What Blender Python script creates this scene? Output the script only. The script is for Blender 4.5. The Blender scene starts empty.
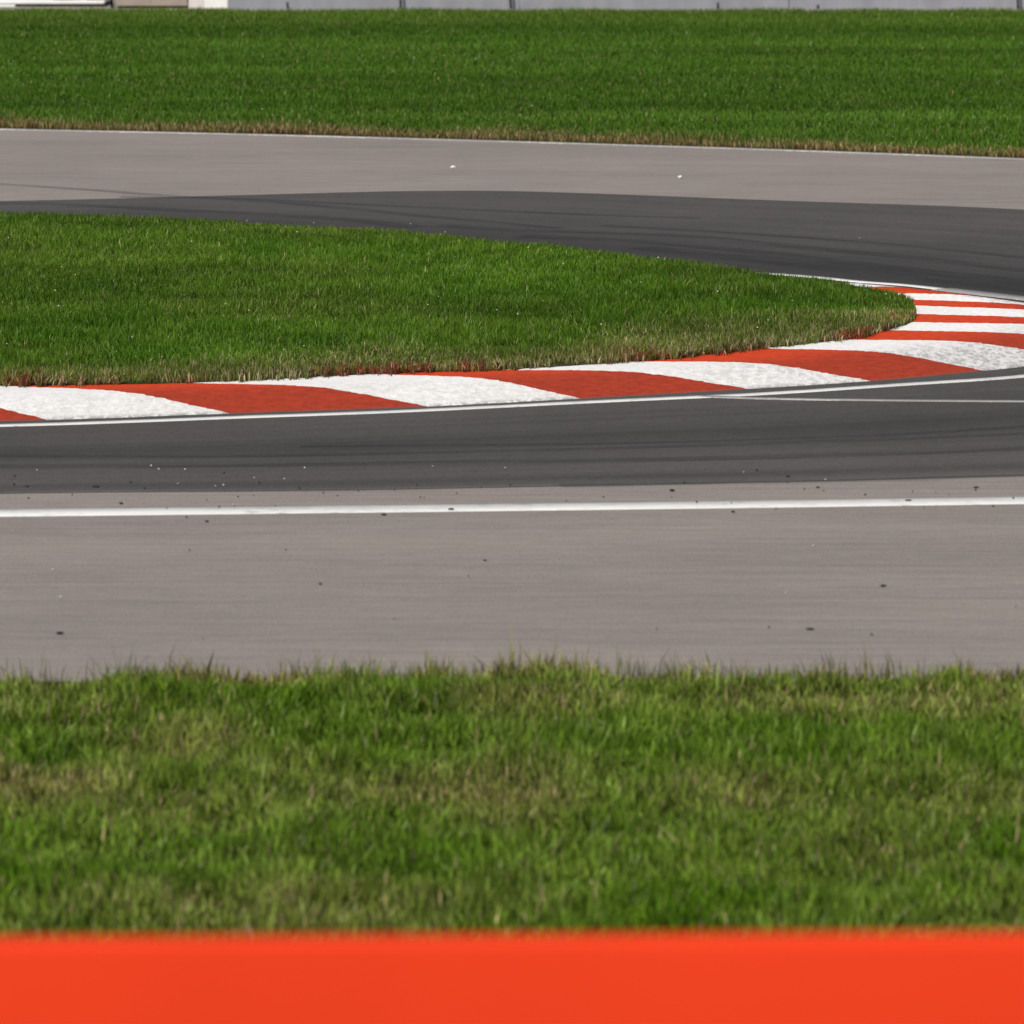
import bpy, bmesh, math, random
import numpy as np
from mathutils import Vector
random.seed(7); rng = np.random.default_rng(7)
S = bpy.context.scene
COL = S.collection

# ------------------------------------------------------------------ camera
CAM_H, FPX = 5.0, 6000.0
PITCH = math.atan(812.0 / FPX)
cd = bpy.data.cameras.new("camera"); cam = bpy.data.objects.new("camera", cd); COL.objects.link(cam)
cam.location = (0, 0, CAM_H); cam.rotation_euler = (math.pi / 2 - PITCH, 0, 0)
cd.sensor_width = 36; cd.lens = FPX / 1024 * 36
cd.clip_start = 0.5; cd.clip_end = 20000
cd.dof.use_dof = True; cd.dof.focus_distance = 49.0
cd.dof.aperture_fstop = (cd.lens / 1000) / 0.050
S.camera = cam

def g(px, py, z=0.0):
    """survey point: where the sight line through a photo point meets height z (metres)"""
    if 340 < py < 700: py += 1.4 * min(1.0, (py - 340) / 40)      # survey correction of the near leg
    a = (px - 512) / FPX; b = (512 - py) / FPX
    dx = a; dy = math.cos(PITCH) + b * math.sin(PITCH); dz = -math.sin(PITCH) + b * math.cos(PITCH)
    t = (z - CAM_H) / dz
    return (dx * t, dy * t)

# ------------------------------------------------------------------ light
w = bpy.data.worlds.new("World"); S.world = w; w.use_nodes = True
nt = w.node_tree; bg = nt.nodes['Background']
sky = nt.nodes.new('ShaderNodeTexSky'); sky.sky_type = 'NISHITA'; sky.sun_disc = False
ELEV, AZ = math.radians(47), math.radians(212)      # azimuth clockwise from +Y: behind the camera, to the left
sky.sun_elevation = ELEV; sky.sun_rotation = AZ
nt.links.new(sky.outputs[0], bg.inputs[0]); bg.inputs[1].default_value = 0.07
sl = bpy.data.lights.new("sun", 'SUN'); sl.energy = 4.1; sl.angle = math.radians(0.53); sl.color = (1.0, 0.94, 0.85)
so = bpy.data.objects.new("sun", sl); COL.objects.link(so)
sd = Vector((math.sin(AZ) * math.cos(ELEV), math.cos(AZ) * math.cos(ELEV), math.sin(ELEV)))
so.rotation_euler = sd.to_track_quat('Z', 'Y').to_euler()
S.view_settings.view_transform = 'Standard'; S.view_settings.look = 'None'
S.view_settings.exposure = 0; S.view_settings.gamma = 1

# ------------------------------------------------------------------ node helpers
class NT:
    def __init__(s, name):
        s.m = bpy.data.materials.new(name); s.m.use_nodes = True
        s.t = s.m.node_tree; s.b = s.t.nodes['Principled BSDF']
    def n(s, ty, **k):
        nd = s.t.nodes.new('ShaderNode' + ty)
        for a, v in k.items(): setattr(nd, a, v)
        return nd
    def put(s, sock, v):
        if hasattr(v, 'is_output') or isinstance(v, bpy.types.NodeSocket): s.t.links.new(v, sock)
        elif isinstance(v, (tuple, list)) and len(v) == 3 and sock.type == 'RGBA': sock.default_value = (*v, 1)
        else: sock.default_value = v
    def math(s, op, a, b=0.0, c=0.0, clamp=False):
        nd = s.n('Math', operation=op); nd.use_clamp = clamp
        s.put(nd.inputs[0], a); s.put(nd.inputs[1], b)
        if op in ('MULTIPLY_ADD', 'COMPARE'): s.put(nd.inputs[2], c)
        return nd.outputs[0]
    def mix(s, f, a, b, mode='MIX'):
        nd = s.n('Mix', data_type='RGBA', blend_type=mode)
        s.put(nd.inputs[0], f); s.put(nd.inputs[6], a); s.put(nd.inputs[7], b)
        return nd.outputs[2]
    def ramp(s, f, lo, hi, a=0.0, b=1.0):
        nd = s.n('MapRange'); nd.interpolation_type = 'SMOOTHSTEP'
        s.put(nd.inputs[0], f); s.put(nd.inputs[1], lo); s.put(nd.inputs[2], hi)
        s.put(nd.inputs[3], a); s.put(nd.inputs[4], b)
        return nd.outputs[0]
    def pos(s, scale=(1, 1, 1), rot=0.0, uv=False):
        mp = s.n('Mapping'); mp.inputs['Scale'].default_value = scale; mp.inputs['Rotation'].default_value = (0, 0, rot)
        src = s.n('UVMap').outputs[0] if uv else s.n('NewGeometry').outputs['Position']
        s.t.links.new(src, mp.inputs[0]); return mp.outputs[0]
    def noise(s, vec, scale, detail=3.0, rough=0.55):
        nd = s.n('TexNoise'); s.put(nd.inputs['Vector'], vec)
        nd.inputs['Scale'].default_value = scale; nd.inputs['Detail'].default_value = detail
        nd.inputs['Roughness'].default_value = rough
        return nd.outputs[0]
    def voro(s, vec, scale, feature='F1'):
        nd = s.n('TexVoronoi', feature=feature); s.put(nd.inputs['Vector'], vec); nd.inputs['Scale'].default_value = scale
        return nd.outputs['Distance'], nd.outputs.get('Color')
    def bump(s, h, st, dist=0.005):
        nd = s.n('Bump'); s.put(nd.inputs['Height'], h); nd.inputs['Strength'].default_value = st
        nd.inputs['Distance'].default_value = dist; s.t.links.new(nd.outputs[0], s.b.inputs['Normal'])
    def done(s, col, rough=0.8, spec=0.3):
        s.put(s.b.inputs['Base Color'], col); s.put(s.b.inputs['Roughness'], rough)
        s.b.inputs['Specular IOR Level'].default_value = spec
        return s.m

def speckle(s, vec_scale, prob_lo, prob_hi):
    d, c = s.voro(s.pos((vec_scale,) * 3), 1.0)
    return d, c

def aggregate(s, base, amt=0.25):
    """fine stone speckle of an asphalt surface"""
    f = s.noise(s.pos(), 70, 2, 0.7)
    v = s.ramp(f, 0.3, 0.7, 1 - amt, 1 + amt)
    return s.mix(1.0, base, v, 'MULTIPLY')

def mul(s, col, v): return s.mix(1.0, col, v, 'MULTIPLY')

# light, sun-bleached asphalt
s = NT('pale_asphalt')
st1 = s.noise(s.pos((0.10, 1.2, 1), math.radians(2)), 1.0, 4, 0.6)
st2 = s.noise(s.pos((0.5, 9, 1), math.radians(1)), 1.0, 3, 0.6)
bl = s.noise(s.pos(), 0.35, 3)
col = s.mix(s.ramp(bl, 0.3, 0.7), (0.235, 0.212, 0.198), (0.262, 0.235, 0.218))
col = mul(s, col, s.ramp(st1, 0.32, 0.68, 0.95, 1.04))
col = mul(s, col, s.ramp(s.noise(s.pos((2.2, 14, 1)), 1.0, 5, 0.75), 0.3, 0.7, 0.90, 1.09))
col = mul(s, col, s.ramp(s.noise(s.pos((14, 50, 1)), 1.0, 3, 0.7), 0.3, 0.7, 0.92, 1.08))
col = mul(s, col, s.ramp(st2, 0.30, 0.62, 0.92, 1.04))
mr = s.noise(s.pos((0.25, 5.5, 1)), 1.0, 2, 0.5)                    # thin scuffs
col = mul(s, col, s.ramp(mr, 0.66, 0.74, 1.0, 0.84))
col = mul(s, col, (1.035, 1.01, 0.98))
col = aggregate(s, col, 0.2)
s.bump(s.noise(s.pos(), 90, 2), 0.35, 0.006)
M_ASPH = s.done(col, 0.9, 0.08)

# dark racing-line asphalt. UV: x along in metres, y across 0..1; attribute "side": 0 near leg, 1 far leg
s = NT('dark_rubbered_asphalt')
uvn = s.n('UVMap').outputs[0]; sep = s.n('SeparateXYZ'); s.t.links.new(uvn, sep.inputs[0]); V = sep.outputs[1]
at = s.n('Attribute'); at.attribute_name = 'side'; side = at.outputs['Fac']
wob = s.noise(s.pos((0.25, 0.5, 1), uv=True), 1.0, 2)
Vw = s.math('MULTIPLY_ADD', s.math('SUBTRACT', wob, 0.5), 0.05, V)
def curve(s, fac, pts):
    r = s.n('ValToRGB'); s.put(r.inputs[0], fac); e = r.color_ramp.elements
    while len(e) < len(pts): e.new(0.5)
    for el, (p, v) in zip(e, pts): el.position = p; el.color = (v, v, v, 1)
    return r.outputs[0]
near = curve(s, Vw, [(0, .080), (.20, .073), (.40, .066), (.47, .052), (.56, .058), (.64, .072), (.86, .086), (.93, .064), (.975, .085), (1, .115)])
far = curve(s, Vw, [(0, .060), (.10, .046), (.25, .050), (.38, .062), (.60, .074), (.85, .082), (1, .074)])
base = s.mix(side, near, far)
strk = s.noise(s.pos((0.10, 28, 1), uv=True), 1.0, 4, 0.65)
base = mul(s, base, s.ramp(strk, 0.3, 0.7, 0.92, 1.08))
strk2 = s.noise(s.pos((0.04, 60, 1), uv=True), 1.0, 2, 0.5)
base = mul(s, base, s.ramp(strk2, 0.63, 0.74, 1.0, 0.82))
base = mul(s, base, s.ramp(s.noise(s.pos(), 0.5, 3), 0.3, 0.7, 0.93, 1.07))
base = mul(s, base, (1.10, 1.03, 0.97))
base = mul(s, base, s.ramp(s.noise(s.pos((10, 40, 1)), 1.0, 3, 0.7), 0.3, 0.7, 0.88, 1.12))
base = aggregate(s, base, 0.22)
s.bump(s.noise(s.pos(), 90, 2), 0.3, 0.005)
M_DARK = s.done(base, 0.88, 0.08)

# rubber of a skid mark: worn, soft-edged
def skid_material():
    s = NT('skid_rubber')
    sep = s.n('SeparateXYZ'); s.t.links.new(s.n('UVMap').outputs[0], sep.inputs[0])
    e = s.ramp(s.math('ABSOLUTE', s.math('SUBTRACT', sep.outputs[1], 0.5)), 0.2, 0.5, 1.0, 0.0)
    n = s.ramp(s.noise(s.pos((0.7, 5, 1), uv=True), 1.0, 4, 0.7), 0.3, 0.62)
    s.put(s.b.inputs['Alpha'], s.math('MULTIPLY', s.math('MULTIPLY', e, n), 0.32))
    return s.done((0.032, 0.030, 0.029), 0.6, 0.4)
M_SKID = skid_material()

def line_material(name, wear, c=(0.74, 0.73, 0.70)):
    s = NT(name)
    a = s.noise(s.pos((1.2, 6, 1)), 6, 5, 0.7); b = s.noise(s.pos(), 0.8, 3)
    f = s.ramp(s.math('MULTIPLY_ADD', b, 0.4, a), 0.78 - wear, 0.98 - wear)
    col = s.mix(f, c, (0.30, 0.285, 0.27))
    col = mul(s, col, s.ramp(s.noise(s.pos((0.3, 2, 1)), 2, 3), 0.3, 0.7, 0.9, 1.04))
    s.bump(s.noise(s.pos(), 80, 2), 0.3, 0.004)
    return s.done(col, 0.7, 0.3)
M_LINE = line_material('white_line_paint', 0.06)
M_LINE_WORN = line_material('worn_white_line_paint', 0.30, (0.62, 0.61, 0.58))

# kerb paint: UV x along (m), y across 0 inner .. 1 outer
def kerb_paint(name, white):
    s = NT(name)
    sep = s.n('SeparateXYZ'); s.t.links.new(s.n('UVMap').outputs[0], sep.inputs[0]); v = sep.outputs[1]; u = sep.outputs[0]
    big = s.noise(s.pos(), 1.1, 3)
    if white:
        cr = s.noise(s.pos((15, 6.5, 3), math.radians(8)), 1.0, 5, 0.75)
        d, _ = s.voro(s.pos((8, 5, 5), math.radians(20)), 1.0, 'DISTANCE_TO_EDGE')
        crack = s.ramp(d, 0.01, 0.06, 1.0, 0.0)
        right = s.ramp(u, 4.5, 8.0, 0.0, 1.0)                      # more torn towards the apex
        vv = s.ramp(v, 0.30, 0.75)
        thr = s.math('MULTIPLY', right, vv)
        w1 = s.math('MULTIPLY', crack, s.ramp(s.noise(s.pos(), 2.4, 3), 0.45, 0.62))
        w1 = s.math('MULTIPLY', w1, s.math('MULTIPLY_ADD', vv, 0.30, 0.06))
        w2 = s.math('MULTIPLY', s.ramp(cr, 0.46, 0.58), s.math('MULTIPLY_ADD', thr, 0.55, s.math('MULTIPLY_ADD', vv, 0.20, 0.05)))
        w = s.math('MAXIMUM', w1, w2)
        edge = s.math('MULTIPLY', s.ramp(v, 0.90, 1.0), s.ramp(cr, 0.40, 0.55))
        w = s.math('MAXIMUM', w, edge)
        w = s.math('MAXIMUM', w, s.math('MULTIPLY', s.ramp(s.noise(s.pos((3, 9, 3)), 4.0, 5, 0.8), 0.52, 0.66), s.math('MULTIPLY_ADD', vv, 0.45, 0.10)))
        col = s.mix(s.ramp(big, 0.3, 0.7), (0.84, 0.82, 0.79), (0.90, 0.885, 0.86))
        fine = s.noise(s.pos((26, 10, 8)), 1.0, 4, 0.7)
        col = mul(s, col, s.ramp(fine, 0.35, 0.65, 0.90, 1.04))
        col = mul(s, col, s.ramp(thr, 0.2, 1.0, 1.0, 0.86))
        col = s.mix(w, col, (0.34, 0.33, 0.315))
    else:
        f = s.ramp(v, 0.22, 0.72)
        f = s.math('ADD', f, s.math('MULTIPLY', s.math('SUBTRACT', s.noise(s.pos((1, 5, 1)), 1.5, 4), 0.5), 0.7), clamp=True)
        col = s.mix(f, (0.62, 0.060, 0.016), (0.37, 0.046, 0.020))
        cr = s.noise(s.pos((14, 9, 4), math.radians(8)), 1.0, 5, 0.75)
        col = mul(s, col, s.ramp(cr, 0.35, 0.65, 0.82, 1.10))
        scf = s.math('MULTIPLY', s.ramp(s.noise(s.pos((1.5, 14, 2)), 1.0, 4, 0.7), 0.60, 0.72), s.ramp(v, 0.55, 0.85))
        col = s.mix(s.math('MULTIPLY', scf, 0.6), col, (0.10, 0.05, 0.04))
        col = s.mix(s.ramp(v, 0.955, 1.0, 0, 0.55), col, (0.16, 0.10, 0.09))
    s.bump(s.noise(s.pos((1, 3, 1)), 28, 4, 0.7), 0.14, 0.008)
    return s.done(col, 0.8, 0.08)
M_KW = kerb_paint('kerb_white_paint', True); M_KR = kerb_paint('kerb_red_paint', False)

s = NT('kerb_concrete'); M_KC = s.done(mul(s, (0.2, 0.19, 0.18), s.ramp(s.noise(s.pos(), 12, 4), 0.3, 0.7, 0.7, 1.2)), 0.9)

s = NT('soil')
c = s.mix(s.ramp(s.noise(s.pos(), 1.5, 4), 0.35, 0.65), (0.030, 0.045, 0.014), (0.060, 0.055, 0.025))
c = mul(s, c, s.ramp(s.noise(s.pos(), 25, 4), 0.3, 0.7, 0.6, 1.35)); s.bump(s.noise(s.pos(), 20, 4), 0.8, 0.03)
M_SOIL = s.done(c, 0.95, 0.1)
s = NT('distant_turf')
c = s.mix(s.ramp(s.noise(s.pos(), 0.8, 5), 0.35, 0.65), (0.035, 0.085, 0.014), (0.055, 0.115, 0.022))
c = mul(s, c, s.ramp(s.noise(s.pos(), 22, 4, 0.7), 0.3, 0.7, 0.6, 1.35)); s.bump(s.noise(s.pos(), 25, 4), 0.8, 0.03)
M_TURF = s.done(c, 0.95, 0.1)

# grass blades
def blade_mat(name, transl=0.30):
    m = bpy.data.materials.new(name); m.use_nodes = True; t = m.node_tree
    for n in list(t.nodes): t.nodes.remove(n)
    o = t.nodes.new('ShaderNodeOutputMaterial'); a = t.nodes.new('ShaderNodeAttribute'); a.attribute_name = 'Col'
    d = t.nodes.new('ShaderNodeBsdfDiffuse'); tr = t.nodes.new('ShaderNodeBsdfTranslucent')
    gl = t.nodes.new('ShaderNodeBsdfGlossy'); gl.inputs['Roughness'].default_value = 0.45
    gl.inputs['Color'].default_value = (0.9, 0.95, 0.8, 1)
    mx = t.nodes.new('ShaderNodeMixShader'); mx.inputs[0].default_value = transl
    m2 = t.nodes.new('ShaderNodeMixShader'); m2.inputs[0].default_value = 0.018
    L = t.links.new
    L(a.outputs['Color'], d.inputs[0]); L(a.outputs['Color'], tr.inputs[0])
    L(d.outputs[0], mx.inputs[1]); L(tr.outputs[0], mx.inputs[2]); L(mx.outputs[0], m2.inputs[1]); L(gl.outputs[0], m2.inputs[2])
    L(m2.outputs[0], o.inputs[0]); return m
M_BLADE = blade_mat('grass_blade')

def simple(name, base, rough=0.7, var=0.15, sc=6, spec=0.3, bump=0.15):
    s = NT(name); c = mul(s, base, s.ramp(s.noise(s.pos(), sc, 4), 0.3, 0.7, 1 - var, 1 + var))
    if bump: s.bump(s.noise(s.pos(), sc * 6, 3), bump, 0.004)
    return s.done(c, rough, spec)
M_RUB = simple('tyre_rubber', (0.022, 0.021, 0.02), 0.8)
M_BLACK = simple('black_painted_steel', (0.012, 0.011, 0.014), 0.5)
M_PETAL = simple('clover_petal', (0.75, 0.75, 0.68), 0.7, 0.05)
M_WHITEP = simple('white_plastic', (0.82, 0.81, 0.79), 0.5, 0.04)
M_OFFW = simple('offwhite_board', (0.66, 0.62, 0.61), 0.6, 0.06)
M_TAN = simple('tan_board', (0.34, 0.285, 0.235), 0.75, 0.06)
M_DKBR = simple('dark_brown_wood_and_shade', (0.05, 0.03, 0.025), 0.8)
M_MAROON = simple('maroon_cloth', (0.10, 0.018, 0.025), 0.9)
M_PATH = simple('gritty_concrete', (0.27, 0.255, 0.21), 0.9, 0.25, 3)
s = NT('grey_wall_concrete')
c = s.mix(s.ramp(s.noise(s.pos((0.12, 0.12, 1)), 1.0, 2), 0.35, 0.65), (0.265, 0.275, 0.30), (0.31, 0.305, 0.345))
c = mul(s, c, s.ramp(s.noise(s.pos((1, 1, 0.3)), 5, 5), 0.3, 0.7, 0.9, 1.06)); s.bump(s.noise(s.pos(), 30, 4), 0.3, 0.004)
M_WALL = s.done(c, 0.85, 0.2)
s = NT('orange_red_vinyl')
c = mul(s, (0.76, 0.050, 0.015), s.ramp(s.noise(s.pos((1, 1, 0.4)), 1.3, 2), 0.3, 0.7, 0.97, 1.03))
M_VINYL = s.done(c, 0.9, 0.05)

# ------------------------------------------------------------------ object helpers
def tag(o, label=None, cat=None, group=None, kind=None):
    if label: o['label'] = label
    if cat: o['category'] = cat
    if group: o['group'] = group
    if kind: o['kind'] = kind
    return o
def mesh_obj(name, verts, faces, mats, parent=None, uvs=None, mat_idx=None, smooth=True):
    me = bpy.data.meshes.new(name); me.from_pydata(verts, [], faces)
    for m in (mats if isinstance(mats, list) else [mats]): me.materials.append(m)
    if mat_idx is not None: me.polygons.foreach_set('material_index', mat_idx)
    if uvs is not None:
        ul = me.uv_layers.new(name='UVMap')
        li = np.zeros(len(me.loops), dtype=np.int32); me.loops.foreach_get('vertex_index', li)
        ul.data.foreach_set('uv', np.asarray(uvs, dtype=np.float32)[li].ravel())
    me.polygons.foreach_set('use_smooth', [smooth] * len(me.polygons))
    me.update(); o = bpy.data.objects.new(name, me); COL.objects.link(o); o.parent = parent
    return o
def empty(name, loc):
    o = bpy.data.objects.new(name, None); COL.objects.link(o); o.location = loc; return o
def bm_obj(name, bm, mat, parent=None, smooth=False, loc=None):
    me = bpy.data.meshes.new(name); bm.normal_update(); bm.to_mesh(me); bm.free(); me.materials.append(mat)
    if smooth: me.polygons.foreach_set('use_smooth', [True] * len(me.polygons))
    o = bpy.data.objects.new(name, me); COL.objects.link(o); o.parent = parent
    if loc: o.location = loc
    return o
def bm_box(bm, x0, x1, y0, y1, z0, z1, bev=0.0):
    r = bmesh.ops.create_cube(bm, size=1.0)
    for v in r['verts']:
        v.co = Vector((x0 + (v.co.x + .5) * (x1 - x0), y0 + (v.co.y + .5) * (y1 - y0), z0 + (v.co.z + .5) * (z1 - z0)))
    if bev:
        es = list({e for v in r['verts'] for e in v.link_edges})
        bmesh.ops.bevel(bm, geom=es, offset=bev, segments=2, affect='EDGES', profile=0.6)
def cr(pts, n=200):
    """smooth curve through plan points, resampled to n points by arc length"""
    P = np.array(pts, float); out = []
    Q = np.vstack([2 * P[0] - P[1], P, 2 * P[-1] - P[-2]])
    for i in range(1, len(Q) - 2):
        p0, p1, p2, p3 = Q[i - 1:i + 3]
        t01 = max(np.linalg.norm(p1 - p0) ** .5, 1e-4); t12 = max(np.linalg.norm(p2 - p1) ** .5, 1e-4); t23 = max(np.linalg.norm(p3 - p2) ** .5, 1e-4)
        m1 = (p2 - p1 + t12 * ((p1 - p0) / t01 - (p2 - p0) / (t01 + t12)))
        m2 = (p2 - p1 + t12 * ((p3 - p2) / t23 - (p3 - p1) / (t12 + t23)))
        for t in np.linspace(0, 1, 24, endpoint=False):
            out.append((2*t**3-3*t*t+1)*p1 + (t**3-2*t*t+t)*m1 + (-2*t**3+3*t*t)*p2 + (t**3-t*t)*m2)
    out.append(P[-1]); out = np.array(out)
    s_ = np.concatenate([[0], np.cumsum(np.linalg.norm(np.diff(out, axis=0), axis=1))])
    u = np.linspace(0, s_[-1], n)
    return np.stack([np.interp(u, s_, out[:, 0]), np.interp(u, s_, out[:, 1])], 1)
def ribbon(name, A, B, z, mat, parent=None, rows=2, side=None):
    """sheet between two matched curves"""
    n = len(A); V = []; U = []
    if rows == 2 and z > .003: rows = 4
    L = np.concatenate([[0], np.cumsum(np.linalg.norm(np.diff((A + B) / 2, axis=0), axis=1))])
    for i in range(n):
        for j in range(rows):
            t = j / (rows - 1) if rows != 4 else (-.012, 0, 1, 1.012)[j]
            p = A[i] * (1 - t) + B[i] * t
            V.append((p[0], p[1], z if not (rows == 4 and j in (0, 3)) else -.002)); U.append((L[i], min(max(t, 0), 1)))
    F = [(i*rows+j, (i+1)*rows+j, (i+1)*rows+j+1, i*rows+j+1) for i in range(n-1) for j in range(rows-1)]
    p0, p1, p2 = Vector(V[F[0][0]]), Vector(V[F[0][1]]), Vector(V[F[0][2]])
    if (p1 - p0).cross(p2 - p1).z < 0: F = [tuple(reversed(f)) for f in F]
    o = mesh_obj(name, V, F, mat, parent, U)
    if side is not None:
        a = o.data.attributes.new('side', 'FLOAT', 'POINT'); a.data.foreach_set('value', np.repeat(side, rows).astype(np.float32))
    return o
def offset(C, d):
    T = np.gradient(C, axis=0); T /= np.linalg.norm(T, axis=1)[:, None]
    return C + np.stack([-T[:, 1], T[:, 0]], 1) * d
def band(name, C, wdt, z, mat, parent=None, wob=0.0):
    n = len(C); j = rng.normal(0, wob, n) if wob else 0
    return ribbon(name, offset(C, wdt / 2) + (np.stack([np.zeros(n), np.ones(n) * j], 1) if wob else 0), offset(C, -wdt / 2), z, mat, parent)

# ------------------------------------------------------------------ survey of the bend (plan curves)
# edge of the grass island: front, tip, back
I_pts = [(-40, 38.6), (-14, 42.3), (-7.5, 43.25)] + [g(*p) for p in ((0, 386), (187, 383), (384, 374), (505, 370), (650, 361), (757, 350), (850, 340), (888, 331), (912, 323), (916, 313), (910, 302), (886, 294), (854, 287.5), (800, 280.5), (740, 272.5), (640, 259), (540, 247.5), (450, 239), (330, 230), (200, 223), (0, 215.5))] + [(-9, 58.6), (-18, 58.9), (-40, 59.5)]
# outer foot of the kerb
O_front = [(-40, 36.6), (-14, 40.5), (-7.5, 41.2)] + [g(*p) for p in ((0, 421), (230, 413.2), (431, 406), (585, 398), (750, 388.5), (873, 380.5), (987, 370.5), (1024, 366))]
O_pts = O_front + [(4.85, 46.2), (5.25, 47.2), (5.2, 48.2), (4.8, 49.1)] + [g(*p) for p in ((1010, 302), (956, 294), (900, 287.5), (850, 283))]
# white edge line round the kerb
E_pts = [(-40, 36.3), (-14, 40.25), (-7.5, 40.95)] + [g(*p) for p in ((0, 424.8), (256, 415.9), (400, 410.6), (595, 401.0), (764, 393.0), (891, 384.6), (1024, 375.5))] + \
        [(4.85, 45.55), (5.55, 46.6), (5.6, 47.9), (5.1, 49.25)] + [g(*p) for p in ((1024, 299), (956, 291.2), (900, 285.2), (860, 282.3), (820, 278.2), (780, 275.0), (730, 272.5), (640, 262), (540, 250.5), (450, 242), (330, 233), (200, 226), (0, 218.5))] + [(-9, 58.3), (-18, 58.6), (-40, 59.2)]
E = cr(E_pts, 900)
# outer limit of the dark racing line, matched in order to E_pts
X_pts = [(-40, 31), (-14, 34.9), (-8, 36.9)] + [g(*p) for p in ((0, 492.5), (256, 490), (400, 488.2), (512, 486), (768, 481), (1024, 474.5))] + \
        [(8, 39.8), (13, 43.5), (14.5, 48), (12, 52.5), (8.5, 55.9)] + [g(*p) for p in ((1024, 210), (768, 200.5), (512, 191.5), (420, 191.3), (350, 192.6), (200, 196.6), (0, 201.3))] + [(-9, 60.05), (-18, 60.4), (-40, 61)]
X = cr(X_pts, 900)
def match(A, B, tA, tB, n=420):
    """resample so that key stations line up"""
    def para(C, key):
        idx = [int(np.argmin(np.linalg.norm(C - np.array(k), axis=1))) for k in key]
        return [0] + idx + [len(C) - 1]
    ia, ib = para(A, tA), para(B, tB); out = []
    per = n // (len(ia) - 1)
    for k in range(len(ia) - 1):
        for t in np.linspace(0, 1, per, endpoint=False):
            a = ia[k] + t * (ia[k+1] - ia[k]); b = ib[k] + t * (ib[k+1] - ib[k]); out.append((a, b))
    f = lambda C, i: np.array([np.interp(i, np.arange(len(C)), C[:, q]) for q in (0, 1)])
    return np.array([f(A, a) for a, b in out]), np.array([f(B, b) for a, b in out])
kA = [g(0, 424.8), g(400, 410.6), g(1024, 375.5), (5.6, 47.4), g(1024, 299), g(540, 244), g(0, 213)]
kB = [g(0, 492.5), g(400, 488.2), g(1024, 474.5), (14.5, 47.6), g(1024, 210), g(512, 191.5), g(0, 201.3)]
DA, DB = match(E, X, kA, kB)
DA = offset(DA, 0.45)

# ------------------------------------------------------------------ ground, asphalt, markings
def plane(name, x0, x1, y0, y1, z, mat, n=1):
    V = [(x0 + (x1-x0)*i/n, y0 + (y1-y0)*j/n, z) for j in range(n+1) for i in range(n+1)]
    F = [(j*(n+1)+i, j*(n+1)+i+1, (j+1)*(n+1)+i+1, (j+1)*(n+1)+i) for j in range(n) for i in range(n)]
    return mesh_obj(name, V, F, mat)
tag(plane('ground', -6000, 6000, -200, 9000, -0.035, M_TURF, 6), kind='structure')

FR = [(-60, g(0, 679)[1] - 1.5)] + [g(*p) for p in ((-300, 681), (0, 680), (250, 679.5), (512, 679), (768, 678.5), (1024, 678), (1300, 677))] + [(60, g(0, 678)[1] + 1)]
BK = [(-60, 77.2)] + [g(*p) for p in ((-250, 122.8), (0, 128.6), (256, 134.0), (512, 141.0), (768, 149.0), (1024, 158.4), (1300, 170))] + [(60, 60)]
FRc = cr(FR, 400); BKc = cr(BK, 400)
def at_x(C, x): return np.interp(x, C[:, 0], C[:, 1])
xs = np.concatenate([np.linspace(-60, -9, 20, endpoint=False), np.linspace(-9, 9, 500), np.linspace(9.2, 60, 20)])
rag = np.interp(xs, np.linspace(-60, 60, 1500), rng.normal(0, 0.035, 1500)) + np.interp(xs, np.linspace(-60, 60, 260), rng.normal(0, 0.05, 260))
A = np.stack([xs, at_x(FRc, xs) + rag], 1); B = np.stack([xs, at_x(BKc, xs) + 0.05], 1)
track = ribbon('track', A, B, 0.0, M_ASPH, rows=2); tag(track, kind='structure')
dark = ribbon('racing_line', DA, DB, 0.004, M_DARK, rows=8,
              side=np.clip((np.arange(len(DA)) / len(DA) - 0.40) / 0.12, 0, 1))
tag(dark, kind='structure')

# markings (children of the track surface they are painted on)
i1 = int(np.argmin(np.linalg.norm(E - np.array([4.85, 45.55]), axis=1))); i2 = int(np.argmin(np.linalg.norm(E - np.array(g(945, 290)), axis=1)))
band('white_edge_line', E[:i1+1], 0.13, 0.0075, M_LINE, track, .004)
band('worn_edge_line', E[i1:i2+1], 0.24, 0.0075, M_LINE_WORN, track, .012)['label'] = 'scuffed grey length of the white edge line'
band('white_edge_line', E[i2:], 0.13, 0.0075, M_LINE, track, .004)
PL = cr([(-60, g(0, 512)[1] - 5)] + [g(*p) for p in ((-300, 515.0), (0, 512.0), (256, 509.2), (512, 506.2), (768, 503.0), (1024, 499.3), (1300, 495))] + [(60, 45)], 500)
band('white_edge_line', PL, 0.30, 0.004, M_LINE, track, .004)
TL = cr([g(*p) for p in ((700, 395.6), (764, 397.8), (891, 399.6), (1024, 400.6), (1250, 402))], 120)
band('thin_white_line', TL, 0.10, 0.0085, M_LINE_WORN, track)
BL = np.stack([xs, at_x(BKc, xs) - 0.10], 1)
band('white_edge_line', BL, 0.17, 0.004, line_material('faded_line_paint', 0.24, (0.66, 0.63, 0.58)), track)

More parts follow.
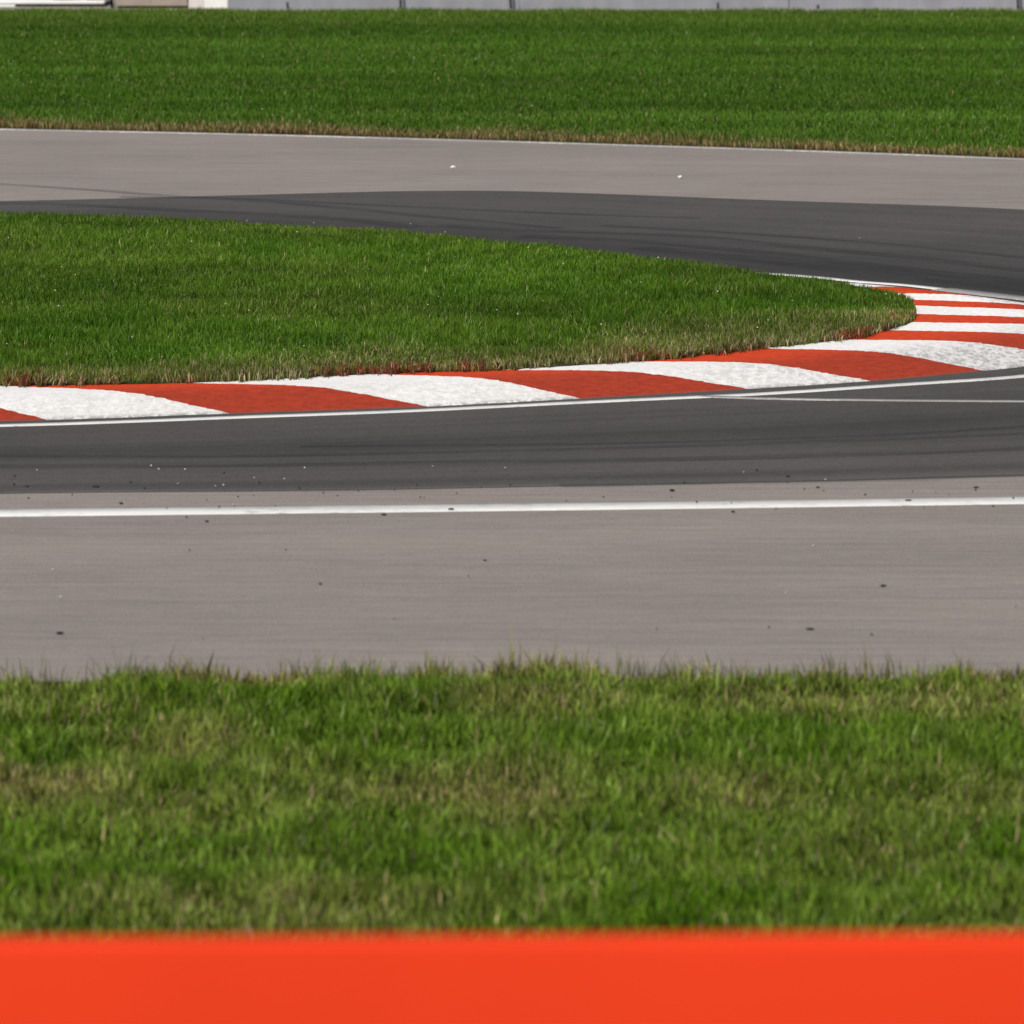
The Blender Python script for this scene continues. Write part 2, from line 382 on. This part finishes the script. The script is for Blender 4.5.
# tyre marks
def skid(pts, wdt, z):
    C = cr([g(*p) for p in pts], 160); return band('skid_mark', C, wdt, z, M_SKID, track)
zz = 0.0055
for pts, wd in (
    (((-60, 181), (0, 184.5), (90, 190), (165, 196), (280, 203), (450, 219), (560, 229)), 0.30),
    (((120, 197), (250, 199.5), (400, 207), (560, 214), (700, 219)), 0.28),
    (((440, 226), (512, 231), (600, 233), (690, 237), (812, 249), (930, 260), (1060, 275)), 0.42),
    (((520, 237), (620, 241), (740, 251), (860, 265), (1060, 287)), 0.50),
    (((600, 226), (760, 235), (900, 246), (1060, 262)), 0.28),
    (((640, 248), (760, 261), (880, 274), (1060, 294)), 0.6),
    (((-60, 204), (60, 205), (200, 212), (330, 219), (420, 228)), 0.45),
    (((-60, 455), (150, 456), (400, 453), (700, 445), (1060, 432)), 0.22),
    (((-60, 466), (200, 465), (512, 461), (800, 456), (1060, 447)), 0.30),
    (((300, 446), (600, 443), (850, 436), (1060, 424)), 0.18),
    (((560, 485), (760, 481.6), (1060, 474)), 0.22),
    
    
    
    
):
    skid(pts, wd, zz); zz += 0.0003

# island earth (under the grass) and far field are ground; strip of concrete at the foot of the far wall
Ic = cr(I_pts, 700)
half = 0
V = [(p[0], p[1], 0.016) for p in Ic]
me = bpy.data.meshes.new('island_ground'); bm = bmesh.new()
vs = [bm.verts.new(v) for v in V]; f = bm.faces.new(vs); bm.normal_update()
if f.normal.z < 0: f.normal_flip()
bmesh.ops.triangulate(bm, faces=[f])
tag(bm_obj('island_ground', bm, M_SOIL), kind='structure')
yb0 = g(512, 10.6)[1]
tag(plane('verge_ground', -30, 30, 62, yb0 + .2, -0.020, M_SOIL), kind='structure')
tag(plane('verge_ground', -30, 30, 4, 33, -0.005, M_SOIL), kind='structure')
tag(plane('path', -30, 30, yb0, yb0 + 9, -0.012, M_PATH), kind='structure')

# ------------------------------------------------------------------ striped kerb
# stripe edges: foot on the grass side -> foot on the track side
Oc = cr(O_pts, 800)
def hit(I, ang=-40.0):
    """where a stripe edge leaving I meets the outer foot"""
    I = np.array(I); d = np.array([math.cos(math.radians(ang)), math.sin(math.radians(ang))])
    r = Oc - I; cross = r[:, 0]*d[1] - r[:, 1]*d[0]; dot = r @ d
    k = [i for i in range(len(Oc)-1) if cross[i]*cross[i+1] <= 0 and dot[i] > 0]
    if not k: return Oc[int(np.argmin(np.abs(cross) + (dot < 0) * 100))]
    return Oc[min(k, key=lambda i: dot[i])]
edges = []
for k in range(17, 0, -1):                                    # stripes beyond the left of the view
    ox = -3.22 - 1.5 * k
    o = np.array([ox, at_x(Oc[:500], ox)]); i_x = ox - 1.75
    edges.append((np.array([i_x, at_x(Ic[:300], i_x)]), o))
def E2(i, o): edges.append((np.array(i, float), np.array(o, float)))
E2((-4.95, at_x(Ic[:300], -4.95)), g(48, 419.3))               # red | white
E2((-3.74, at_x(Ic[:300], -3.74)), g(231, 413))                # white | red
E2(g(188, 383), g(433, 406))
E2(g(380, 374.2), g(586, 397.8))
E2(g(500, 370), g(753, 388.2))
E2(g(642, 361.5), g(874, 380.3))
E2(g(757, 350), g(988, 370.3))
for p, a in (((850, 340), -40), ((888, 331), -36), ((914, 322.5), -33), ((916, 315.4), -36), ((913, 305.7), -38), ((909, 300.6), -40), ((886, 293.6), -40)):
    I = g(*p); E2(I, hit(I, a))
E2(g(857, 287.8), g(930, 290.8)); E2(g(845, 286.2), g(851, 283.1))
NA, NS = 70, 12
prof_t = np.array([0, .06, .15, .3, .45, .58, .72, .86, .95, 1.0])
prof_z = np.array([.003, .009, .020, .042, .060, .066, .050, .022, .010, -.004])
V, F, U, MI = [], [], [], []
ulen = 0; nst = len(edges) - 1; prevO = None
grid_rows = []
for k in range(nst):
    (i0, o0), (i1, o1) = edges[k], edges[k+1]
    L = np.linalg.norm((i0 + o0) / 2 - (i1 + o1) / 2)
    for q in range(NS + (1 if k == nst - 1 else 0)):
        grid_rows.append((k + q / NS, ulen + L * q / NS))
    ulen += L
# smooth the feet between stripe edges with the surveyed curves
def param(C, p): return int(np.argmin(np.linalg.norm(C - p, axis=1)))
IA = [param(Ic, e[0]) for e in edges]; OA = [param(Oc, e[1]) for e in edges]
for a in range(1, len(OA)): OA[a] = max(OA[a], OA[a-1] + 1); IA[a] = max(IA[a], IA[a-1] + 1)
u_frame0 = [r[1] for r in grid_rows if r[0] >= 17][0]
rows = []
for kk, uu in grid_rows:
    k = min(int(kk), nst - 1); f = kk - k
    ii = IA[k] + f*(IA[k+1]-IA[k]); oo = OA[k] + f*(OA[k+1]-OA[k])
    P = np.array([np.interp(ii, np.arange(len(Ic)), Ic[:, q]) for q in (0, 1)])
    Q = np.array([np.interp(oo, np.arange(len(Oc)), Oc[:, q]) for q in (0, 1)])
    # keep a little kerb under the turf
    P = P + (P - Q) / max(np.linalg.norm(P - Q), .1) * 0.10
    wdt = np.linalg.norm(P - Q); hs = min(1.0, wdt / 1.4) * (1 - .42 * min(1, max(0, (uu - u_frame0 - 8.5) / 3.0)))
    isb = abs(f) < 1e-9
    tg = np.array([-(Q-P)[1], (Q-P)[0]]); tg = tg/max(np.linalg.norm(tg), .1)
    for j in range(NA):
        t = j / (NA - 1); p = P*(1-t) + Q*t + (tg*rng.normal(0, .008) if isb else 0)
        z = np.interp(t, prof_t, prof_z) * hs + rng.normal(0, .0006) + .004
        V.append((p[0], p[1], z)); U.append((uu - u_frame0, t))
    rows.append((P, Q))
n_r = len(grid_rows)
for i in range(n_r - 1):
    k = int(grid_rows[i][0] + 1e-6)
    for j in range(NA - 1):
        F.append((i*NA+j, i*NA+j+1, (i+1)*NA+j+1, (i+1)*NA+j)); MI.append(0 if (k - 17) % 2 == 0 else 1)
kerb = mesh_obj('striped_kerb', V, F, [M_KW, M_KR], None, U, MI)
tag(kerb, 'low humped kerb painted in slanting red and white blocks around the grass tip', 'kerb')
if kerb.data.polygons[5].normal.z < 0: kerb.data.flip_normals()

# ------------------------------------------------------------------ grass
def vnoise(x, y, sc, seed):
    r = np.random.default_rng(seed); T = r.random((256, 256))
    u = x * sc + 1000; v = y * sc + 1000
    i = np.floor(u).astype(int); j = np.floor(v).astype(int); a = u - i; b = v - j
    a = a*a*(3-2*a); b = b*b*(3-2*b); q = lambda p, s_: T[p % 256, s_ % 256]
    return (q(i, j)*(1-a)+q(i+1, j)*a)*(1-b) + (q(i, j+1)*(1-a)+q(i+1, j+1)*a)*b
def inside(x, y, P):
    """points in polygon"""
    c = np.zeros(len(x), bool); x0, y0 = P[-1]
    for x1, y1 in P:
        m = ((y1 > y) != (y0 > y))
        if y1 != y0: c ^= m & (x < (x0 - x1) * (y - y1) / (y0 - y1) + x1)
        x0, y0 = x1, y1
    return c
def grass(name, x, y, z0, h, wd, col, lean=0.35, label=None, windx=0.0, tone=1.0, warm=1.02):
    n = len(x); col = col * tone * np.array([warm, 1.0, 1.15])
    ang = rng.uniform(0, 2*np.pi, n); cx, sy = np.cos(ang)*wd/2, np.sin(ang)*wd/2
    la = rng.uniform(0, 2*np.pi, n); lm = np.abs(rng.normal(0, lean, n)) * h
    lx, ly = np.cos(la)*lm + windx*h, np.sin(la)*lm
    hz = np.sqrt(np.maximum(h*h - lm*lm*0.6, (0.35*h)**2))
    C = np.zeros((n, 5, 3), np.float32)
    C[:, 0] = np.stack([x-cx, y-sy, z0+0*x], 1); C[:, 1] = np.stack([x+cx, y+sy, z0+0*x], 1)
    C[:, 2] = np.stack([x+cx*.8+lx*.35, y+sy*.8+ly*.35, z0+hz*.58], 1); C[:, 3] = np.stack([x-cx*.8+lx*.35, y-sy*.8+ly*.35, z0+hz*.58], 1)
    C[:, 4] = np.stack([x+lx, y+ly, z0+hz], 1)
    base = (np.arange(n)*5)[:, None]
    loops = np.concatenate([base+np.array([0, 1, 2, 3]), base+np.array([3, 2, 4])], 1).astype(np.int32).ravel()
    me = bpy.data.meshes.new(name); me.vertices.add(n*5); me.vertices.foreach_set('co', C.ravel())
    me.loops.add(n*7); me.loops.foreach_set('vertex_index', loops)
    ls = (np.arange(n)*7)[:, None] + np.array([0, 4]); me.polygons.add(n*2)
    me.polygons.foreach_set('loop_start', ls.astype(np.int32).ravel())
    me.materials.append(M_BLADE)
    a = me.color_attributes.new('Col', 'FLOAT_COLOR', 'POINT')
    K = np.ones((n, 5, 4), np.float32); K[:, :, :3] = col[:, None, :]
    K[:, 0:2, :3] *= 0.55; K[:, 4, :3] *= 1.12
    a.data.foreach_set('color', K.ravel())
    me.update(calc_edges=True)
    o = bpy.data.objects.new(name, me); COL.objects.link(o); return tag(o, label, 'grass', kind='stuff')
def mixc(a, b, f): return a*(1-f[:, None]) + b*f[:, None]
def C3(*v): return np.array(v)[None, :]

# 1. island grass
Nc = 640000
x = rng.uniform(-9.5, 4.2, Nc); y = rng.uniform(42.5, 59.6, Nc)
wig = 0.22*(vnoise(x, y*0, 2.6, 3)-.5) + .12*(vnoise(x, y*0, 9, 4)-.5) + 0.03*rng.normal(size=Nc)
k = inside(x, y + wig, Ic); x, y = x[k], y[k]; n = len(x)
front = at_x(Ic[:int(param(Ic, np.array(g(905, 326))))], x); back_d = None
dI = np.full(n, 9.0)
step = Ic[(Ic[:, 0] > -10)][::3]
for c0 in range(0, n, 40000):
    q = np.stack([x[c0:c0+40000], y[c0:c0+40000]], 1)
    dI[c0:c0+40000] = np.sqrt(((q[:, None, :] - step[None])**2).sum(2).min(1))
isf = y < 49.0
h = rng.uniform(.040, .090, n) * (0.65 + 0.7*vnoise(x, y, 1.3, 11)) * (0.8+.4*vnoise(x, y, 5, 12))
h *= np.where(~isf, np.clip(.55 + dI*.5, .55, 1), 1)
dry = np.clip(1.1 - dI/(.5 + 1.6*vnoise(x, y*0, .9, 17)), 0, 1) * isf
patch = np.clip(vnoise(x, y, .55, 21)*1.5 - .45, 0, 1)
gcol = mixc(C3(.082, .225, .006), C3(.150, .300, .020), vnoise(x, y, 2.2, 5))
gcol = mixc(gcol, C3(.300, .330, .055), np.clip(patch*.25 + dry*.7, 0, 1) * (0.5+.5*rng.random(n)))
straw = rng.random(n) < (.012 + .30*dry + .02*patch)
gcol[straw] = (C3(.58, .50, .22) * rng.uniform(.6, 1.3, (straw.sum(), 1)))
# grass dusted with the red kerb paint, in tufts along the front edge
def near_px(xc, yc, r):  return np.hypot((x - g(xc, yc)[0])/r, (y - g(xc, yc)[1])/.35)
red = np.zeros(n)
for xc, yc, r in ((20, 384, .12), (365, 373, .30), (415, 372, .22), (640, 360, .22), (850, 339, .18), (470, 371, .15), (900, 322, .12)):
    red = np.maximum(red, np.clip(1.4 - near_px(xc, yc, r), 0, 1))
rd = rng.random(n) < red*.36
gcol[rd] = C3(.40, .105, .04) * rng.uniform(.45, 1.2, (rd.sum(), 1))
gcol *= rng.uniform(.68, 1.32, (n, 1))
gcol *= (0.72 + .56*vnoise(x*.6, y, .9, 31))[:, None]; gcol *= (.78 + .44*vnoise(x, y*.6, 9, 32))[:, None]
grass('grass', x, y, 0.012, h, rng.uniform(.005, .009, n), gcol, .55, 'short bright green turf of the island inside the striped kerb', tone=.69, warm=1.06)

# ragged fringe of the island, leaning over the kerb in clumps
Ff = Ic[(Ic[:, 0] > -8)][:int(param(Ic, np.array(g(912, 323))) - np.sum(Ic[:, 0][:350] <= -8))]
nn = 14000; ii = rng.integers(0, len(Ff), nn); P_ = Ff[ii] + rng.normal(0, .02, (nn, 2))
x, y = P_[:, 0], P_[:, 1]; cl = vnoise(x, y*0, 3.4, 15) * .6 + vnoise(x, y*0, 11, 16) * .4
kk_ = cl + .12*rng.normal(size=nn) > .48; x, y, cl = x[kk_], y[kk_], cl[kk_]; nn = len(x)
y = y - np.abs(rng.normal(0, .11, nn)) * (cl*1.6) + .05
c_ = mixc(C3(.085, .190, .012), C3(.20, .23, .05), rng.random(nn))
t_ = rng.random(nn); c_[t_ < .34] = C3(.60, .50, .24); c_[t_ > .72] = C3(.10, .055, .028)
rr_ = np.zeros(nn)
for xc, yc, rd_ in ((20, 384, .14), (365, 373, .34), (415, 372, .25), (640, 360, .22), (850, 339, .16), (470, 371, .12)):
    rr_ = np.maximum(rr_, np.clip(1.4 - np.abs(x - g(xc, yc)[0])/rd_, 0, 1))
m_ = rng.random(nn) < rr_*.8; c_[m_] = C3(.30, .085, .035)
c_ *= rng.uniform(.45, 1.35, (nn, 1))
grass('grass', x, y, .022, rng.uniform(.025, .075, nn) * (.5 + 1.1*cl), rng.uniform(.006, .012, nn), c_, .6, 'ragged straw and soil brown fringe of the island turf along the kerb', tone=.8)

# 2. foreground verge, rougher and drier
Nc = 330000
x = rng.uniform(-4.6, 4.6, Nc); y = rng.uniform(23.0, 32.0, Nc)
edge = at_x(FRc, x) - .15 + .24*(vnoise(x, y*0, 1.7, 8)-.5) + .25*(vnoise(x, y*0, 5, 7)-.5) + .07*rng.normal(size=Nc)
k = (y < edge); x, y = x[k], y[k]; n = len(x)
ed = at_x(FRc, x) - .15 - y
clump = vnoise(x, y, 3.2, 41)
h = rng.uniform(.055, .135, n) * (.5 + .95*clump)
h *= np.where(ed < .25, .80, 1)
tall = (rng.random(n) < .012); h[tall] *= 1.6
tuft = np.zeros(n)
for xc, r in ((208, .22), (185, .10), (697, .20), (895, .13), (962, .14), (865, .08), (590, .10), (545, .14), (770, .10), (30, .10), (375, .20), (430, .12), (640, .12), (90, .10), (510, .1), (1010, .12)):
    tuft = np.maximum(tuft, np.clip(1.3 - np.hypot(x - g(xc, 682)[0], (y - g(xc, 684)[1])*.6)/r, 0, 1))
h *= 1 + 1.0*tuft*rng.random(n)
dryn = np.clip(vnoise(x, y*.6, 1.3, 51)*1.7 - .85, 0, 1)
dryn = np.maximum(dryn*.7, np.clip(1 - np.abs(y - (26.9 - .1*x))/1.3, 0, 1)*np.clip(1.2*vnoise(x, y*.6, 1.9, 52) - .25, 0, 1)*np.clip(.95 - .12*x, .4, 1.2))
dryn = np.maximum(dryn, np.clip(1 - ed/.30, 0, 1)*.95*vnoise(x, y, 2.5, 53)*1.6)
gcol = mixc(C3(.105, .260, .006), C3(.230, .400, .045), vnoise(x, y, 2.8, 61))
gcol = mixc(gcol, C3(.400, .400, .110), np.clip(dryn, 0, 1)*.8)
st = rng.random(n) < (.03 + .22*dryn)
gcol[st] = C3(.46, .42, .18) * rng.uniform(.55, 1.25, (st.sum(), 1))
dk = rng.random(n) < .25; gcol[dk] *= .5
gcol *= rng.uniform(.5, 1.5, (n, 1)); gcol *= (.72 + .56*vnoise(x, y*.5, 9, 71))[:, None]
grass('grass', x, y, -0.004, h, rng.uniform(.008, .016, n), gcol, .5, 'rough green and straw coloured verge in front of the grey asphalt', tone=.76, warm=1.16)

# sparse tall stems along its far edge
nn = 1500; x = rng.uniform(-4.6, 4.6, nn); keepx = vnoise(x, x*0, 2.2, 77) + .25*rng.random(nn) > .52; x = x[keepx]; nn = len(x)
y = at_x(FRc, x) - .12 + rng.normal(0, .12, nn)
c_ = mixc(C3(.10, .17, .03), C3(.24, .17, .08), rng.random(nn))
grass('grass', x, y, -0.004, rng.uniform(.07, .17, nn) * (1 + .5*(rng.random(nn) < .12)), rng.uniform(.005, .009, nn), c_, .45, 'sparse tall stems along the far edge of the near verge')

# 3. far verge behind the track
Nc = 430000
x = rng.uniform(-10.5, 11.5, Nc); y = rng.uniform(64, yb0 + .15, Nc)
edge = at_x(BKc, x) + .06
wg = .10*(vnoise(x, y, 2.5, 81)) + .03*rng.normal(size=Nc)
k = (y > edge + wg) & (y < yb0 + .12*vnoise(x, y, 2, 9)); x, y = x[k], y[k]; n = len(x)
ed = y - at_x(BKc, x)
h = rng.uniform(.045, .085, n) * (.7 + .6*vnoise(x, y, 1.2, 91))
dry = np.clip(1.25 - ed/(1.0 + 1.3*vnoise(x, y*0, 1.1, 93)), 0, 1) * (.6 + .4*vnoise(x, y, 2.6, 94))
bandn = vnoise(x*.12, y, .33, 95); 
gcol = mixc(C3(.080, .215, .008), C3(.140, .290, .026), np.clip(.5*bandn + .25*vnoise(x, y, 1.1, 92) + .25*(np.sin(y*2.1 + .04*x) > 0), 0, 1))
gcol = mixc(gcol, C3(.22, .28, .05), np.clip((y-92)/6, 0, 1)*.35)
gcol = mixc(gcol, C3(.30, .21, .07), dry*.85)
st = rng.random(n) < (.012 + .42*dry)
gcol[st] = C3(.55, .42, .19) * rng.uniform(.5, 1.3, (st.sum(), 1))
rb = rng.random(n) < .25*np.clip(1.1-ed/.6, 0, 1); gcol[rb] = C3(.22, .08, .03)
gcol *= rng.uniform(.85, 1.15, (n, 1)); gcol *= (.80 + .40*vnoise(x*.06 + 3, y, .55, 97))[:, None]; gcol *= (.88 + .24*vnoise(x*.3, y, .9, 98))[:, None]
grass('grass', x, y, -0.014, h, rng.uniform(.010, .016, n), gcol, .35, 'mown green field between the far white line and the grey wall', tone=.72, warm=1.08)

# clover heads dotted in the turf
def small_balls(name, P, r, mat):
    V, F = [], []
    for (px, py, pz) in P:
        b = len(V); rr = r*random.uniform(.7, 1.25)
        for a in range(5):
            t = a*2*math.pi/5; V.append((px+rr*math.cos(t), py+rr*math.sin(t), pz))
        V.append((px, py, pz+rr*.9)); V.append((px, py, pz-rr*.9))
        for a in range(5): F.append((b+a, b+(a+1) % 5, b+5)); F.append((b+(a+1) % 5, b+a, b+6))
    return mesh_obj(name, V, F, mat)
P = []
for _ in range(90):
    px, py = random.uniform(-6, 3.2), random.uniform(43.4, 57.8)
    if inside(np.array([px]), np.array([py]), Ic)[0]: P.append((px, py, random.uniform(.055, .075)))
for _ in range(60): P.append((random.uniform(-10, 10), random.uniform(72, 95), random.uniform(.05, .075)))
o = small_balls('clover_flowers', P, .007, M_PETAL)
tag(o, 'tiny white clover heads scattered through the mown turf', 'flowers', kind='stuff')

# ------------------------------------------------------------------ rubber crumbs and litter on the asphalt
def crumb(name, px, py, size, mat, z=0.004, flat=.5, seed=0):
    r = random.Random(seed); bm = bmesh.new(); bmesh.ops.create_icosphere(bm, subdivisions=2, radius=1)
    ax, ay = r.uniform(.8, 1.7), r.uniform(.7, 1.2)
    for v in bm.verts:
        k = 1 + r.uniform(-.22, .22); v.co = Vector((v.co.x*ax*k, v.co.y*ay*k, v.co.z*flat*k)) * size
    c = g(px, py); o = bm_obj(name, bm, mat, loc=(c[0], c[1], z + size*flat*.8)); return o
CR = [(96, 486.5, .026, 'lone black rubber crumb on the dark asphalt near its left edge'),
      (121, 503, .024, 'black rubber crumb just above the long white line at left'),
      (27, 486, .018, 'leftmost small rubber crumb on the dark asphalt'),
      (207, 521, .020, 'small dark crumb just below the long white line at left'),
      (320, 583.5, .020, 'small dark crumb alone on pale asphalt left of centre'),
      (60, 633, .026, 'dark crumb beside tall grass blades at the left'),
      (451, 509, .024, 'black crumb sitting on the long white line left of centre'),
      (733, 511.5, .022, 'black crumb just under the long white line right of centre'),
      (788, 476, .024, 'black crumb at the edge of the dark asphalt right of centre'),
      (818, 487, .020, 'small crumb on pale asphalt above the white line'),
      (883, 585.5, .024, 'dark crumb alone on pale asphalt at right'),
      (810, 628.5, .034, 'flat dark scrap of rubber near the grass on pale asphalt'),
      (672, 490, .026, 'longish rubber scrap between dark asphalt and white line'),
      (908, 500, .036, 'flat grey rubber scrap lying across the long white line'),
      (384, 514, .034, 'flat dark scrap touching the lower edge of the white line'),
      (976, 487, .020, 'rubber crumb near the right end above the white line'),
      (485, 560, .017, 'tiny crumb on pale asphalt near the middle')]
for i, (px, py, sz, lb) in enumerate(CR):
    tag(crumb('rubber_crumb', px, py, sz*.55, M_RUB, seed=i, flat=.45 if sz < .03 else .22), lb, 'rubber debris', 'rubber crumbs beside the racing line')
P = []
for _ in range(60):
    px, py = random.uniform(-40, 1064), random.gauss(492, 10) if random.random() < .85 else random.uniform(462, 640)
    if py < 455 or py > 660: continue
    c = g(px, py); P.append((c[0], c[1], .012))
tag(small_balls('rubber_marbles', P, .007, M_RUB), 'fine black tyre marbles strewn over the asphalt', 'rubber debris', kind='stuff')
P = []
for _ in range(24):
    c = g(random.uniform(-40, 1064), random.choice([random.uniform(462, 492), random.uniform(500, 640), random.uniform(215, 280)])); P.append((c[0], c[1], .012))
for px, py in ((38, 470), (160, 469), (224, 486), (260, 478), (431, 466), (510, 468)):
    for q in range(1):
        c = g(px + random.uniform(-6, 6), py + random.uniform(-.7, .7)); P.append((c[0], c[1], .013))
tag(small_balls('pale_grit', P, .0065, M_OFFW), 'pale grit strewn over the asphalt', 'grit', kind='stuff')
for i, (px, py, sz, lb) in enumerate([(453, 168.5, .021, 'small white scrap on the far grey track left of centre'), (680, 178.5, .022, 'small white scrap on the far grey track right of centre')]):
    tag(crumb('litter', px, py, sz, M_WHITEP, seed=50+i, flat=.7), lb, 'litter', 'white scraps on the far track')

# ------------------------------------------------------------------ far wall and what stands before it
def X_at(px, Y): return (px - 512)/FPX * (Y*math.cos(PITCH) + CAM_H*math.sin(PITCH))
YW = g(512, 8.6)[1]
wall = empty('concrete_wall', (0, YW, 0)); tag(wall, 'long plain grey concrete wall behind the far grass field', 'wall')
xw = X_at(228.5, YW); seg = X_at(401, YW)-X_at(288, YW)
x0 = xw; k = 0
while x0 < 32:
    x1 = x0 + 4.4 if k else X_at(520, YW)
    bm = bmesh.new(); bm_box(bm, x0+.004, x1-.004, 0, .22, -.02, 1.0, .012)
    bm_obj('wall_panel', bm, M_WALL, wall); x0 = x1; k += 1
bm = bmesh.new(); bm_box(bm, xw - .02, x0 + .02, -.02, .24, 1.0, 1.06, .01); bm_obj('coping', bm, M_WALL, wall)

def stub(px, top, lean, lb, cat='post'):
    Y = g(px, 6.6)[1] - .0; Yp = YW - .10
    r = empty('wall_post', (X_at(px, Yp), Yp, -0.01)); tag(r, lb, cat, 'black posts along the grey wall')
    bm = bmesh.new(); bmesh.ops.create_cone(bm, cap_ends=True, segments=12, radius1=.018, radius2=.016, depth=top)
    for v in bm.verts: v.co.z += top/2 + .045; v.co.x -= lean*(v.co.z)
    bm_obj('shaft', bm, M_BLACK, r, True)
    bm = bmesh.new(); bmesh.ops.create_uvsphere(bm, u_segments=12, v_segments=8, radius=.022)
    for v in bm.verts: v.co.z = v.co.z*.7 + top + .05; v.co.x -= lean*top
    bm_obj('cap', bm, M_BLACK, r, True)
    bm = bmesh.new(); bmesh.ops.create_cone(bm, cap_ends=True, segments=12, radius1=.022, radius2=.022, depth=.03)
    for v in bm.verts: v.co.z += .03
    bm_obj('foot', bm, M_BLACK, r, True)
stub(288, .055, .1, 'short black stub post nearest the white block')
stub(401, .95, .05, 'tall black post at the wall left of centre')
stub(511, .95, .07, 'tall black post at the wall near the middle')
stub(718, .050, .0, 'short black stub post right of centre')
stub(818, .015, .0, 'lowest tiny black stub post on the right')
stub(1018, .95, .03, 'tall black post at the far right end')

# left end: white board block, tan cabinet, black leg, long white slab
def X0(px, Y): return X_at(px, Y)
yb = g(0, 7.4)[1]
r = empty('white_block', (X0(208, yb), yb, 0)); tag(r, 'upright white block standing between tan cabinet and grey wall', 'block')
bm = bmesh.new(); bm_box(bm, X0(188.5, yb)-r.location.x, X0(204, yb)-r.location.x-.002, .01, .5, -.02, .95, .012); bm_obj('side_panel', bm, M_OFFW, r)
bm = bmesh.new(); bm_box(bm, X0(204, yb)-r.location.x, X0(228, yb)-r.location.x, 0, .5, -.02, .95, .012); bm_obj('front_panel', bm, M_WHITEP, r)
bm = bmesh.new(); bm_box(bm, X0(187.5, yb)-r.location.x, X0(228, yb)-r.location.x-.0, -.012, .52, .952, .99, .01); bm_obj('lid', bm, M_WHITEP, r)

r = empty('cabinet', (X0(150, yb), yb, 0)); tag(r, 'tan cabinet on a dark plinth beside the white block', 'cabinet')
cx = r.location.x
bm = bmesh.new(); bm_box(bm, X0(114.5, yb)-cx, X0(187.5, yb)-cx, .0, .6, .022, 1.05, .012); bm_obj('carcass', bm, M_TAN, r)
bm = bmesh.new(); bm_box(bm, X0(123, yb)-cx, X0(184, yb)-cx, .04, .56, -.02, .021, .0); bm_obj('plinth', bm, M_DKBR, r)
for q in (X0(150.5, yb)-cx,):
    bm = bmesh.new(); bm_box(bm, q-.003, q+.003, -.003, -.0005, .06, 1.0); bm_obj('door_gap', bm, M_DKBR, r)

r = empty('tent_leg', (X0(112.5, yb), yb - .05, 0)); tag(r, 'black slanted leg beside the tan cabinet', 'tent leg')
bm = bmesh.new(); bmesh.ops.create_cone(bm, cap_ends=True, segments=14, radius1=.026, radius2=.026, depth=1.6)
for v in bm.verts: v.co.z += .82; v.co.x -= .10*v.co.z
bm_obj('tube', bm, M_BLACK, r, True)
bm = bmesh.new(); bm_box(bm, -.035, .04, -.04, .04, .0, .018, .004); bm_obj('foot', bm, M_BLACK, r)

ys = g(0, 6.0)[1]
r = empty('low_platform', (X0(40, ys), ys, 0)); tag(r, 'low white slab platform with dark blocks for the shadow beneath it at far left', 'platform'); cx = r.location.x
bm = bmesh.new(); bm_box(bm, X0(-140, ys)-cx, X0(104.5, ys)-cx, 0, 1.2, .028, .085, .018); bm_obj('slab', bm, M_WHITEP, r, True)
for a, b in ((18, 46), (49, 79), (92, 106)):  # dark boxes built in place of the shadow strip under the slab
    bm = bmesh.new(); bm_box(bm, X0(a, ys)-cx, X0(b, ys)-cx, .03, 1.1, -.02, .027, .004); bm_obj('foot', bm, M_DKBR, r)
bm = bmesh.new(); bm_box(bm, X0(-140, ys)-cx, X0(15, ys)-cx, .01, 1.1, -.02, .027, .004); bm_obj('foot', bm, M_WHITEP, r)
def sack(name, px, wd, mat, lb, seed):
    rr = random.Random(seed); bm = bmesh.new(); bmesh.ops.create_icosphere(bm, subdivisions=3, radius=1)
    for v in bm.verts:
        k = 1 + rr.uniform(-.04, .04); z = v.co.z
        v.co = Vector((v.co.x*wd*k*(1.05-.2*z), v.co.y*.22*k, max(z, -.75)*.22*k))
    o = bm_obj(name, bm, mat, smooth=True, loc=(X0(px, ys+.5), ys + .42, .085 + .165)); tag(o, lb, 'bag', 'bags on the white platform')
sack('kit_bag', 64, .22, M_BLACK, 'black kit bag lying on the low white platform', 1)
sack('kit_bag', 94, .17, M_MAROON, 'maroon kit bag lying on the low white platform', 2)

# ------------------------------------------------------------------ foreground barrier
YB = 10.5
dz = math.tan(PITCH + math.atan((942 - 512)/FPX))
zt = CAM_H - YB*dz
bar = empty('hoarding', (0, YB, 0)); tag(bar, 'smooth orange-red hoarding running blurred across the bottom foreground', 'hoarding')
bx = [-9.2, -5.1, 5.0, 9.1]
for a, b in zip(bx[:-1], bx[1:]):
    prof = [(.0, .03), (.0, zt-.012), (.003, zt-.004), (.012, zt), (.068, zt), (.077, zt-.004), (.08, zt-.012), (.08, .03)]
    nx = 40; V = []; F = []
    for i in range(nx+1):
        xx = a + .006 + (b-a-.012)*i/nx
        for (py, pz) in prof: V.append((xx, py, pz + (.0025*math.sin(xx*1.7) + .002*xx if pz > .5 else 0)))
    m = len(prof)
    for i in range(nx):
        for j in range(m-1): F.append((i*m+j, i*m+j+1, (i+1)*m+j+1, (i+1)*m+j))
        F.append((i*m+m-1, i*m, (i+1)*m, (i+1)*m+m-1))
    F.append(tuple(range(m))); F.append(tuple(reversed(range(nx*m, nx*m+m))))
    o = mesh_obj('cover', V, F, M_VINYL, bar)
    bm = bmesh.new(); bm.from_mesh(o.data); bmesh.ops.recalc_face_normals(bm, faces=bm.faces); bm.to_mesh(o.data); bm.free()
    bm = bmesh.new(); bm_box(bm, a+.03, b-.03, .01, .07, -.03, .028); bm_obj('base', bm, M_BLACK, bar)
